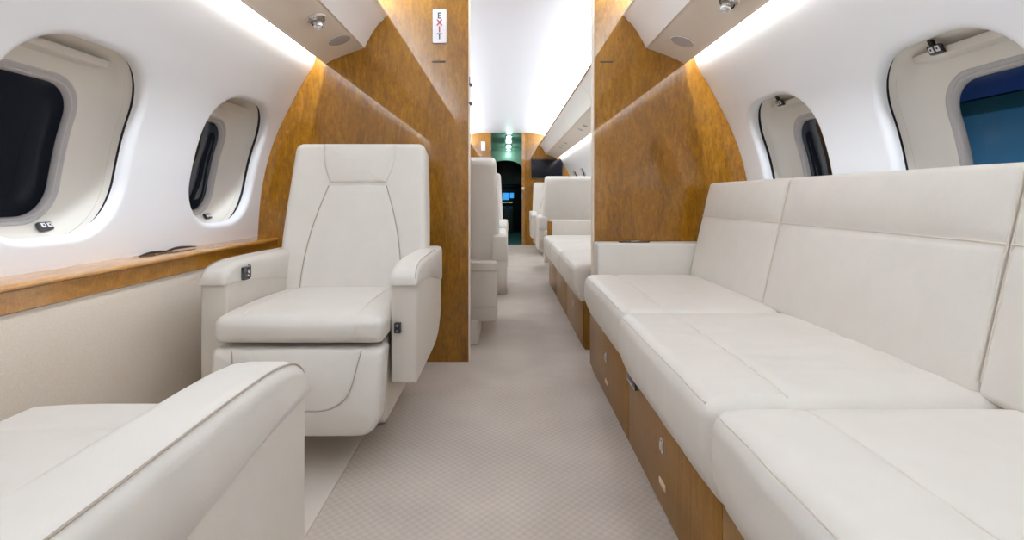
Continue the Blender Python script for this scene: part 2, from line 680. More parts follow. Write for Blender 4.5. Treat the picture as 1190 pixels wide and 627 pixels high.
win_no = 0
def window(side, yc, label, switch=None, teal=False):
    global win_no
    win_no += 1
    base = W(side, yc, SC)
    t = thing('window_%d' % win_no, label, 'window', base, kind='structure')
    obj('window_seal', rings_mesh(side, yc, [(0.010, 0.0345), (0.018, 0.037), (0.020, 0.066), (0.010, 0.070)]), M['seal'], t)
    obj('window_reveal', rings_mesh(side, yc, [(0.0155, 0.052), (0.011, 0.068), (0.004, 0.090), (-0.010, 0.112), (-0.030, 0.127), (-0.048, 0.134), (-0.057, 0.1355)]), M['reveal'], t)
    obj('window_frame', rings_mesh(side, yc, [(-0.051, 0.1360), (-0.053, 0.1325), (-0.057, 0.1315), (-0.060, 0.1355), (-0.063, 0.139), (-0.067, 0.1360), (-0.070, 0.1365), (-0.0735, 0.142), (-0.075, 0.153)]), M['frame_grey'], t)
    obj('window_pane', rings_mesh(side, yc, [(-0.072, 0.150), (-0.073, 0.1505), (-0.12, 0.1505)], cap=True), M['glass'], t)
    h = obj('shade_housing', wbox(side, yc, -0.135, 0.135, 0.222, 0.244, 0.076, 0.125), M['reveal'], t)
    if switch:
        cy, cs, cd, lean = switch
        bt, nn = Vector((math.cos(lean), math.sin(lean))), Vector((math.sin(lean), -math.cos(lean)))   # (s, d) axes
        def plate(y0, y1, b0, b1, n0, n1, r):
            def f(p):
                q = Vector((cs, cd)) + bt * p.y + nn * p.z
                return W(side, yc + cy + p.x, SC + q.x, q.y)
            return xform(rbox((y0, b0, n0), (y1, b1, n1), r, 2, (2, 2, 1)), f)
        sp = obj('shade_switch', plate(-0.021, 0.021, -0.0125, 0.0125, -0.008, 0.004, 0.003), M['dark_metal'], t, label='dark plate with two shade buttons')
        if side > 0:
            obj('switch_bracket', plate(0.002, 0.014, 0.010, 0.030, -0.012, 0.000, 0.002), M['dark_metal'], sp)
        for q in (-1, 1):
            obj('shade_button', plate(q * 0.0098 - 0.0068, q * 0.0098 + 0.0068, -0.0078, 0.0078, 0.000, 0.0055, 0.0018), M['sign_white'], sp)
            obj('button_mark', plate(q * 0.0098 - 0.0026, q * 0.0098 + 0.0026, -0.0026, 0.0030, 0.003, 0.0064, 0.0008), M['sign_ink'], sp)
    return t

WL = [1.37, 2.176]
WR = [1.326, 2.10]
WRF = [7.28, 8.08]
struct('wall_left', wall(-1, WL, Y0, Y1), M['white'], 'white curved left side wall with two deep oval windows')
struct('wall_right', wall(1, WR + WRF, Y0, Y1), M['white'], 'white curved right side wall behind the long sofa')
window(-1, WL[0], 'large left window opening beside the wood ledge, dark pane, button plate at its bottom', (0.105, -0.239, 0.117, 0.62))
window(-1, WL[1], 'left window opening behind the cream armchair at the wood partition', (0.105, -0.239, 0.117, 0.62))
window(1, WR[1], 'right window near the wood partition, above the far end of the sofa', (0.038, 0.238, 0.062, 0.0))
window(1, WR[0], 'right window with blue-green view above the middle of the sofa', (0.038, 0.238, 0.062, 0.0))
window(1, WRF[0], 'small distant right window seen between sofa and bulkhead, second from the screen')
window(1, WRF[1], 'small distant right window closest to the wall screen')

# ceiling, continuing the walls' profile
def ceiling():
    pts = [(-0.405, 1.8775), (-0.30, 1.884), (-0.15, 1.888), (0, 1.889), (0.15, 1.888), (0.30, 1.884), (0.405, 1.8775)]
    up = [(p[0], p[1] + 0.02) for p in reversed(pts)]
    return prism(pts + up, Y0, Y1, lambda a, b, w: Vector((a, w, b)))
struct('ceiling', ceiling(), M['ceiling'], 'smooth white cabin ceiling', 50)

# lower side walls
LOW = [(1.114, 0.548), (1.110, 0.50), (1.097, 0.38), (1.078, 0.22), (1.060, 0.09), (1.045, 0.0)]
def lower(side, top):
    p = [(side * x, z) for x, z in catmull(top + LOW, 5)]
    q = [(side * 1.215, 0.0), (side * 1.215, 0.60)]
    return prism(p + q, Y0, Y1, lambda a, b, w: Vector((a, w, b)))
struct('wall_lower_left', lower(-1, []), M['fabric'], 'beige fabric lower side wall under the wood ledge')
struct('wall_lower_right', lower(1, [(1.205, 0.60), (1.12, 0.59)]), M['fabric'], 'beige lower side wall behind the sofa')

# floor
struct('floor', box((-0.47, Y0, -0.05), (1.06, Y1, 0.0)), M['carpet'], 'beige woven carpet with a fine diagonal pattern')
struct('floor_side_panel', box((-1.06, Y0, -0.05), (-0.4725, Y1, 0.0)), M['floor_strip'], 'plain pale floor strip under the armchairs')
struct('floor_seam_trim', box((-0.4725, Y0, -0.05), (-0.47, Y1, -0.002)), M['piping'], 'dark seam between carpet and floor strip')
# aft end wall, behind the camera
def section(x0, x1, zmin=0.0):
    """cabin cross-section outline between x0 and x1"""
    pts = [(p.x, p.y) for p in DENSE[::4]] + [(0.405, 1.8775), (0.2, 1.887), (0, 1.889), (-0.2, 1.887), (-0.405, 1.8775)] + [(-p.x, p.y) for p in reversed(DENSE[::4])]
    low = [(-x, z) for x, z in LOW] + [(x, z) for x, z in reversed(LOW)]
    full = pts + low
    out = []
    n = len(full)
    def clip(P, sgn, lim):
        R = []
        for i in range(len(P)):
            a, b = P[i - 1], P[i]
            ia, ib = sgn * (a[0] - lim) >= 0, sgn * (b[0] - lim) >= 0
            if ia != ib:
                t = (lim - a[0]) / (b[0] - a[0])
                R.append((lim, a[1] + t * (b[1] - a[1])))
            if ib: R.append(b)
        return R
    full = clip(full, 1, x0)
    full = clip(full, -1, x1)
    return full
struct('wall_aft', prism(section(-1.3, 1.3), Y0 - 0.05, Y0, lambda a, b, w: Vector((a, w, b))), M['white'], 'plain aft cabin wall')

# ------------------------------------------------------------------ partitions
PL, PR = -0.178, 0.432
for nm, x0, x1, lab in (('wall_partition_left', -1.3, PL, 'glossy burl wood partition behind the armchair, left of the aisle'),
                        ('wall_partition_right', PR, 1.3, 'glossy burl wood partition at the end of the sofa, right of the aisle')):
    struct(nm, prism(section(x0, x1), YP0, YP1, lambda a, b, w: Vector((a, w, b))), M['burl'], lab, 30)
for k, (nm, a, b) in enumerate((('trim_1', PL, PL + 0.006), ('trim_2', PR - 0.006, PR))):
    struct(nm, box((a, YP0 - 0.002, 0.0), (b, YP1 + 0.002, 1.886)), M['edge_trim'], 'cream edge strip on the %s partition beside the aisle' % ('left', 'right')[k])
# small catches on the left edge strip
for z, w_ in ((1.348, 'upper'), (1.256, 'lower')):
    t = obj('door_catch', join(lathe([(0.009, 0), (0.009, 0.006), (0.005, 0.010)], (PL + 0.006, YP0 + 0.012, z), (1, 0, 0), 14),
                               box((PL + 0.002, YP0 - 0.006, z - 0.004), (PL + 0.012, YP0 + 0.004, z + 0.004))), M['dark_metal'])
    tag(t, '%s of the two small dark catches on the left partition edge' % w_, 'catch', 'catches on the partition edge')
o = obj('catch_pin', box((PL + 0.004, YP0 - 0.004, 1.35), (PL + 0.008, YP0 + 0.0, 1.385)), M['dark_metal'])
tag(o, 'thin dark pin above the catches on the left partition edge', 'pin')
for x, s_ in ((-0.322, 'below the exit sign'), (0.494, 'right of the aisle under the ceiling bin')):
    o = obj('recessed_latch', rbox((x - 0.032, YP0 - 0.003, 1.455), (x + 0.032, YP0 + 0.002, 1.463), 0.002, 2, (2, 1, 1)), M['bronze'])
    tag(o, 'small dark slot latch on the wood partition %s' % s_, 'latch', 'slot latches on the partitions')

# exit sign
def text(s, size, m, loc, parent, name, align='CENTER', rot=(PI / 2, 0, 0), ext=0.0006):
    cu = bpy.data.curves.new('lettering', 'FONT')
    cu.body = s
    cu.size = size
    cu.align_x = align
    cu.align_y = 'CENTER'
    cu.extrude = ext
    cu.offset = 0.0010
    tmp = bpy.data.objects.new('lettering', cu)
    C.objects.link(tmp)
    dg = bpy.context.evaluated_depsgraph_get()
    me = bpy.data.meshes.new_from_object(tmp.evaluated_get(dg))
    bpy.data.objects.remove(tmp)
    R = Matrix.Rotation(rot[2], 4, 'Z') @ Matrix.Rotation(rot[1], 4, 'Y') @ Matrix.Rotation(rot[0], 4, 'X')
    me.transform(Matrix.Translation(Vector(loc) - root_loc(parent)) @ R)
    me.materials.clear()
    me.materials.append(m)
    o = bpy.data.objects.new(name, me)
    C.objects.link(o)
    o.parent = parent
    return o
ex = thing('exit_sign', 'white vertical EXIT sign on the left wood partition', 'sign', (-0.318, YP0, 1.628))
obj('sign_plate', prism(rrect(-0.318 - 0.033, 1.628 - 0.081, -0.318 + 0.033, 1.628 + 0.081, 0.004), YP0, YP0 - 0.008, XZY, 0.0015), M['sign_white'], ex)
for k, (ch, mm) in enumerate((('E', 'sign_ink'), ('X', 'sign_red'), ('I', 'sign_red'), ('T', 'sign_ink'))):
    text(ch, 0.040, M[mm], (-0.318, YP0 - 0.009, 1.628 + 0.050 - 0.0335 * k), ex, 'sign_letter')

# ------------------------------------------------------------------ overhead bins
BIN = [(0.872, 1.446), (0.845, 1.463), (0.80, 1.483), (0.74, 1.505), (0.700, 1.519), (0.683, 1.530), (0.673, 1.556), (0.650, 1.598), (0.620, 1.640), (0.588, 1.670),
       (0.577, 1.680), (0.581, 1.692), (0.595, 1.696), (0.72, 1.696), (0.785, 1.665), (0.806, 1.60), (0.826, 1.50), (0.862, 1.452)]
def bin_body(side, y0, y1):
    return prism([(side * x, z) for x, z in BIN], y0, y1, lambda a, b, w: Vector((a, w, b)))
def under(side, t, y, out=0.0):
    """point on the slanted underside, t from the outer edge to the inner"""
    p = Vector((0.872, 1.446)).lerp(Vector((0.690, 1.525)), t)
    n = Vector((-0.0715, -0.182)).normalized()
    q = p + n * out
    return Vector((side * q.x, y, q.y)), Vector((side * n.x, 0, n.y))
def bin_face_panel(side, y0, y1):
    """thin door skin over the inner slanted face"""
    P = [(0.686, 1.527), (0.673, 1.556), (0.650, 1.598), (0.620, 1.640), (0.590, 1.668)]
    q = [(x - 0.0035, z - 0.0025) for x, z in P]
    out = [(side * x, z) for x, z in q] + [(side * x, z) for x, z in reversed(P)]
    return prism(out, y0, y1, lambda a, b, w: Vector((a, w, b)))
def make_bin(name, side, y0, y1, label, doors, fits):
    t = thing(name, label, 'overhead bin', (side * 0.73, (y0 + y1) / 2, 1.446), group='overhead bins')
    obj('bin_body', bin_body(side, y0, y1), M['bin'], t, 40)
    for a, b in doors:
        obj('bin_door', bin_face_panel(side, a + 0.003, b - 0.003), M['bin_face'], t, 40)
    obj('bronze_trim' if y0 > 2 else 'edge_trim', tube([(side * 0.577, y0 + 0.001, 1.684), (side * 0.577, y1 - 0.001, 1.684)], 0.008 if y0 > 2 else 0.006, 8), M['gold'] if y0 > 2 else M['bin_face'], t,
        label='bronze strip along the bin top' if y0 > 2 else None)
    for kind, tt, y in fits:
        p, n = under(side, tt, y)
        if kind == 'speaker':
            sp = obj('speaker_grille', lathe([(0.052, -0.004), (0.052, 0.0015), (0.047, 0.003), (0.02, 0.0035)], p, n, 32), M['speaker'], t, label='round grey speaker grille')
            obj('speaker_ring', tube([p + n * 0.002 + Vector((math.cos(a), 0, 0)) * 0 + (Vector((0, 1, 0)) * math.cos(a) + n.cross(Vector((0, 1, 0))) * math.sin(a)) * 0.052 for a in [2 * PI * k / 32 for k in range(32)]], 0.0018, 6, True), M['bin'], sp)
        elif kind == 'light':
            rl = obj('reading_light', lathe([(0.040, -0.004), (0.040, 0.002), (0.034, 0.005), (0.031, 0.001), (0.012, 0.0005)], p, n, 32), M['bin'], t)
            ax = Vector((0, -1, 0))
            cr = n.cross(ax)
            # gimballed lamp head and its bracket
            d = (n + ax * 0.45 * 1 + cr * 0.1).normalized()
            obj('lamp_head', lathe([(0.010, -0.004), (0.017, 0.004), (0.019, 0.018), (0.017, 0.032), (0.0135, 0.036), (0.013, 0.030), (0.004, 0.029)], p + n * 0.004 - ax * 0.012, d, 20), M['chrome'], rl, label='chrome swivel lamp head')
            br = []
            for sgn in (-1, 1):
                b0 = p - ax * 0.012 + cr * sgn * 0.026
                br.append(tube([b0, b0 + n * 0.012, b0 + n * 0.020 - cr * sgn * 0.009], 0.0028, 6))
            [obj('lamp_bracket', q, M['dark_metal'], rl) for q in br]
            nz = p + ax * 0.030
            obj('air_nozzle', join(lathe([(0.017, 0.0), (0.016, 0.007), (0.011, 0.012), (0.006, 0.008)], nz, n, 18),
                                   lathe([(0.005, 0.004), (0.004, 0.016)], nz + ax * 0.024 + cr * 0.012, n, 10)), M['chrome'], rl, label='chrome air nozzle')
        elif kind == 'vent':
            obj('service_vent', lathe([(0.026, -0.003), (0.026, 0.002), (0.018, 0.004), (0.013, 0.001), (0.006, 0.001)], p, n, 16), M['frame_grey'], t)
    return t
make_bin('overhead_bin', -1, Y0, YP0, 'beige ceiling bin ending at the left wood partition, with lamp and speaker', [(Y0, 0.9), (0.9, YP0)], [('light', 0.71, 2.03), ('speaker', 0.71, 2.31)])
make_bin('overhead_bin', 1, Y0, YP0, 'beige ceiling bin above the near sofa, ending at the right wood partition', [(Y0, 0.9), (0.9, YP0)], [('light', 0.50, 1.80), ('speaker', 0.50, 2.275)])
make_bin('overhead_bin', 1, YP1, Y1, 'long pale bin with bronze top edge beyond the right partition', [(YP1, 4.0), (4.0, 5.5), (5.5, 7.1), (7.1, Y1)],
         [('vent', 0.55, y) for y in (5.0, 5.3, 6.6, 6.9, 7.2)])
make_bin('overhead_bin', -1, YP1, Y1, 'dark-edged bin end seen past the left partition edge beside the aisle', [(YP1, 4.0), (4.0, 5.5), (5.5, 7.1), (7.1, Y1)], [])

# ------------------------------------------------------------------ wood ledge under the left windows
LEDGE = [(-1.206, 0.609), (-1.150, 0.6065), (-1.118, 0.6045), (-1.107, 0.6025), (-1.102, 0.598), (-1.1015, 0.5935), (-1.104, 0.5905), (-1.1085, 0.5885), (-1.1090, 0.541), (-1.114, 0.536), (-1.206, 0.536)]
lg = thing('window_ledge', 'glossy burl wood ledge running under the left windows', 'ledge', (-1.15, 0.8, 0.536))
obj('ledge_board', prism(LEDGE, Y0, YP0, lambda a, b, w: Vector((a, w, b))), M['burl_ledge'], lg, 40)
for a, b, dz in ((1.66, 1.83, 0.0), (1.79, 1.97, 0.003)):
    pts = []
    for k in range(13):
        t = k / 12
        y = a + (b - a) * t
        pts.append((-1.178 - 0.010 * math.sin(PI * t), y, 0.6095 + dz + 0.004 * math.sin(PI * t)))
    obj('table_latch', tube(pts, [0.0015 + 0.0035 * math.sin(PI * k / 12) for k in range(13)], 8), M['dark_metal'], lg, label='dark curved table latch')

# ------------------------------------------------------------------ armchairs
TILT0, TILT1 = Vector((0, 0.425, 0.405)), Vector((0, 0.575, 1.022))
BU = (TILT1 - TILT0)
BL = BU.length
BU = BU.normalized()
BN = Vector((0, -BU.z, BU.y))        # forward-facing normal
def BACK(a, b, w):
    return TILT0 + BU * b + BN * w + Vector((a, 0, 0))
def vz(z):
    return (z - TILT0.z) / BU.z

def make_seat(name, label, legrest='down'):
    t = thing(name, label, 'armchair', group='cream leather armchairs')
    L = M['leather']
    K = dict(local=True)
    # plinth and frame
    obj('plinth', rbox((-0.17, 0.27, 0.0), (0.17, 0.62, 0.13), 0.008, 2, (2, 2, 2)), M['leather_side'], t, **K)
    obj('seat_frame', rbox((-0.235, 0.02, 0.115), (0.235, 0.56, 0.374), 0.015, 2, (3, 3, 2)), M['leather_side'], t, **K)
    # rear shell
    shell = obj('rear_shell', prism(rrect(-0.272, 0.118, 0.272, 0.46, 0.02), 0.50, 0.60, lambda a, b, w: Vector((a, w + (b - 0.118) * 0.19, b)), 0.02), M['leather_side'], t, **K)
    for z in (0.205, 0.405):
        obj('seam', tube([(-0.27, 0.602 + (z - 0.118) * 0.19, z), (0.27, 0.602 + (z - 0.118) * 0.19, z)], 0.0022, 6), M['piping'], shell, **K)
    # seat cushion
    def wp(p, u):
        f = max(0, 1 - u.x ** 4) * max(0, 1 - u.y ** 4)
        if u.z > -0.2: p.z += 0.018 * f * (u.z * 0.5 + 0.5)
        if u.y < -0.5: p.y -= 0.012 * (1 - u.x ** 2) * (1 - u.z ** 2)
        p.z += 0.006 * (1 - (u.y + 0.3) ** 2)
        return p
    sc_ = obj('seat_cushion', rbox((-0.246, -0.075, 0.375), (0.246, 0.455, 0.452), 0.026, 5, (14, 14, 3), wp), L, t, **K)
    for s in (-1, 1):
        pts = []
        for k in range(16):
            y = -0.052 + 0.46 * k / 15
            u = (y + 0.075) / 0.53 * 2 - 1
            pts.append((s * 0.168, y, 0.4525 + 0.0175 * (1 - (0.168 / 0.246) ** 4) * (1 - u ** 4) + 0.006 * (1 - (u + 0.3) ** 2)))
        pts = [(s * 0.168, -0.086, 0.40), (s * 0.168, -0.084, 0.425), (s * 0.168, -0.072, 0.443)] + pts
        obj('seam', tube(pts, 0.0013, 6), M['welt'], sc_, **K)
    # leg rest
    if legrest == 'down':
        def lg_(a, b, w):
            h = (b - 0.13) / 0.24
            return Vector((a, -0.075 - 0.035 * math.sin(min(1, max(0, 1 - h)) * PI * 0.75) - w, b))
        lr = obj('leg_rest', prism(rrect(-0.245, 0.128, 0.245, 0.366, 0.055, 8, (1, 1, 0, 0))if False else round_poly([(-0.236, 0.124), (0.236, 0.124), (0.246, 0.366), (-0.246, 0.366)], [0.07, 0.07, 0.015, 0.015], 8), -0.09, 0.0, lg_, 0.016, 4, puff=0.006), L, t, **K)
        pan = round_poly([(-0.150, 0.205), (0.150, 0.205), (0.185, 0.367), (-0.185, 0.367)], [0.085, 0.085, 0.004, 0.004], 10)
        obj('leg_rest_panel', prism(pan, -0.01, 0.0085, lg_, 0.006, 3, r0=0, puff=0.004), L, lr, **K)
        seam_line = [p for p in pan if p[1] < 0.364 and p[0] <= 0][:0] + sorted([p for p in pan if p[1] < 0.364], key=lambda p: math.atan2(p[0], -(p[1] - 0.40)))
        obj('seam', tube([lg_(a, b, 0.0045) for a, b in seam_line], 0.0016, 6), M['piping'], lr, **K)
    else:
        def wl(p, u):
            p.z += 0.010 * max(0, 1 - u.x ** 4) * max(0, 1 - u.y ** 4) * (1 if u.z > 0 else 0)
            return p
        obj('leg_rest', rbox((-0.243, -0.215, 0.335), (0.243, -0.084, 0.436), 0.028, 5, (8, 6, 2), wl), L, t, **K)
        obj('leg_rest_arm', join(rbox((-0.16, -0.19, 0.30), (0.16, 0.10, 0.338), 0.006, 2)), M['dark_metal'], t, **K)
    # backrest
    body = round_poly([(-0.285, 0.0), (0.285, 0.0), (0.283, BL * 0.45), (0.264, BL), (-0.264, BL), (-0.283, BL * 0.45)], [0.02, 0.02, 0.1, 0.035, 0.035, 0.1], 6)
    def BK(a, b, w):
        # wings turn slightly forward, centre dips
        q = BACK(a, b, w)
        if w > -0.06:
            q += BN * (0.016 * (abs(a) / 0.27) ** 2.5)
        return q
    P = ccw(body)
    mt = miter(P)
    # front and rear as dense caps so that the wings curve
    def slab(P, w0, w1, r):
        V, F = prism(P, w0, w1, BK, r, 5)
        F = F[:-1]
        n = len(P)
        base = len(V) - n
        Q = [(p[0] - q.x * r, p[1] - q.y * r) for p, q in zip(P, mt)]
        cx, cy = 0, sum(p[1] for p in Q) / n
        prev = base
        for s in (0.92, 0.84, 0.74, 0.62, 0.48, 0.3):
            b = len(V)
            for p in Q: V.append(BK(cx + (p[0] - cx) * s, cy + (p[1] - cy) * s, w1))
            for i in range(n):
                j = (i + 1) % n
                F.append((prev + i, prev + j, b + j, b + i))
            prev = b
        F.append(tuple(range(prev, prev + n)))
        return V, F
    bk = obj('backrest', slab(P, -0.125, 0.0, 0.026), L, t, 50, **K)
    zt = vz(0.845)
    pan = [(-0.192, 0.03)] + [(0.192, 0.03)]
    rp = catmull([(0.192, 0.03), (0.190, 0.12), (0.174, 0.24), (0.148, 0.35), (0.116, zt)], 5)
    pan = [tuple(p) for p in rp] + [(-p.x, p.y) for p in reversed(rp)]
    pan = round_poly(pan, [0.006] * len(pan), 1)
    obj('back_panel', prism(pan, -0.01, 0.010, BK, 0.010, 4, r0=0, puff=0.006), L, bk, 60, **K)
    obj('seam', tube([BK(a, b, 0.004) for a, b in [tuple(p) for p in rp]], 0.0024, 6), M['piping'], bk, **K)
    obj('seam', tube([BK(-a, b, 0.004) for a, b in [tuple(p) for p in rp]], 0.0024, 6), M['piping'], bk, **K)
    hr = catmull([(0.112, zt + 0.012), (0.128, zt + 0.05), (0.143, zt + 0.10), (0.150, BL - 0.006)], 5)
    hp = [tuple(p) for p in hr] + [(-p.x, p.y) for p in reversed(hr)]
    hp = round_poly(hp, [0.006] * len(hp), 1)
    obj('headrest', prism(hp, -0.03, 0.014, BK, 0.013, 4, r0=0, puff=0.010), L, bk, 60, **K)
    # arms
    cap = [(-0.003, 0.536), (-0.004, 0.552), (0.002, 0.566), (0.014, 0.578), (0.036, 0.589), (0.070, 0.597), (0.11, 0.601), (0.16, 0.602), (0.25, 0.602), (0.45, 0.600), (0.60, 0.598), (0.618, 0.585), (0.618, 0.475), (0.605, 0.458), (0.45, 0.486), (0.30, 0.512), (0.15, 0.530)]
    low = round_poly([(0.008, 0.237), (0.50, 0.237), (0.605, 0.33), (0.605, 0.52), (0.30, 0.55), (0.008, 0.56)], [0.012, 0.12, 0.05, 0.0, 0.0, 0.0], 6)
    for s in (-1, 1):
        x0, x1 = (0.246, 0.328) if s > 0 else (-0.328, -0.246)
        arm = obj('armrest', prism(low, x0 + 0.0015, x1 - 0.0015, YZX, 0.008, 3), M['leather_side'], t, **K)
        obj('arm_cap', prism(cap, x0 - 0.0015, x1 + 0.0015, YZX, 0.022, 6, wt=lambda p: min(1, max(0.12, (p[1] - 0.53) / 0.055)) * (1 if p[0] < 0.5 else 0.5)), L, arm, 50, **K)
        xo = x1 - 0.006 if s > 0 else x0 + 0.006
        pts = [(xo, y, z - 0.0055) for y, z in cap[2:10]]
        obj('seam', tube([(xo, y + 0.003, z + 0.0035 - 0.006) for y, z in catmull([Vector(c) for c in cap[1:10]], 4)], 0.0012, 6), M['piping'], arm, **K)
        if s > 0:
            lt = obj('arm_latch', prism(rrect(0.260, 0.392, 0.280, 0.424, 0.003), -0.0045, 0.012, XZY, 0.0012, 2), M['dark_metal'], arm, label='small dark latch plate on the arm front', **K)
            for dz in (-0.008, 0.008):
                for dx in (-0.004, 0.004):
                    pass
        else:
            # control panel on the inner side of the wall-side arm
            ctl = obj('seat_control', prism(rrect(0.088, 0.536, 0.122, 0.577, 0.005), -0.236, -0.2425, YZX, 0.002, 2), M['dark_metal'], arm, label='dark seat control on the inner side of the arm', **K)
    return t

def obj_ctl_parts(t):
    """details that sit on the control and the latch, one level down with the arm's other pieces"""
    for arm in [c for c in t.children if c.name.split('.')[0] == 'armrest']:
        names = [c.name.split('.')[0] for c in arm.children]
        if 'seat_control' in names:
            obj('control_knob', join(lathe([(0.008, 0), (0.007, 0.006), (0.004, 0.008)], (-0.2365, 0.112, 0.562), (1, 0, 0), 12)), M['chrome'], arm, local=True)
            obj('control_lever', tube([(-0.235, 0.094, 0.548), (-0.232, 0.103, 0.552), (-0.231, 0.112, 0.548)], 0.003, 6), M['chrome'], arm, local=True)
            obj('control_bezel', tube([(-0.2425, 0.130, 0.579), (-0.2425, 0.142, 0.579), (-0.2425, 0.146, 0.574), (-0.2425, 0.146, 0.540), (-0.2425, 0.140, 0.536)], 0.0016, 6), M['dark_metal'], arm, local=True)
        if 'arm_latch' in names:
            for dz in (-0.008, 0.008):
                obj('latch_button', lathe([(0.0045, 0), (0.004, 0.003)], (0.270, -0.0045, 0.408 + dz), (0, -1, 0), 10), M['chrome'], arm, local=True)

seat = make_seat('armchair', 'cream leather armchair in front of the left wood partition, facing the camera')
obj_ctl_parts(seat)
fwd = []
for x, y, rz, lab in ((-0.315, 3.42, PI, 'cream armchair back seen just past the left partition edge'),
                      (-0.305, 4.14, 0, 'cream armchair mostly hidden behind the seat back left of the aisle'),
                      (0.675, 5.95, PI, 'wide pale armchair back behind the far sofa, under the wall screen'),
                      (0.690, 7.08, 0, 'cream armchair farthest forward, below the left side of the wall screen')):
    c = copy_tree(seat)
    c.location = (x, y, 0)
    c.rotation_euler = (0, 0, rz)
    c['label'] = lab
seat.location = (-0.593, 1.55, 0)
near = make_seat('armchair', 'cream armchair cut off at the lower left corner, with leg rest raised', 'out')
near.location = (-0.593, 0.70, 0)
near.rotation_euler = (0, 0, PI)

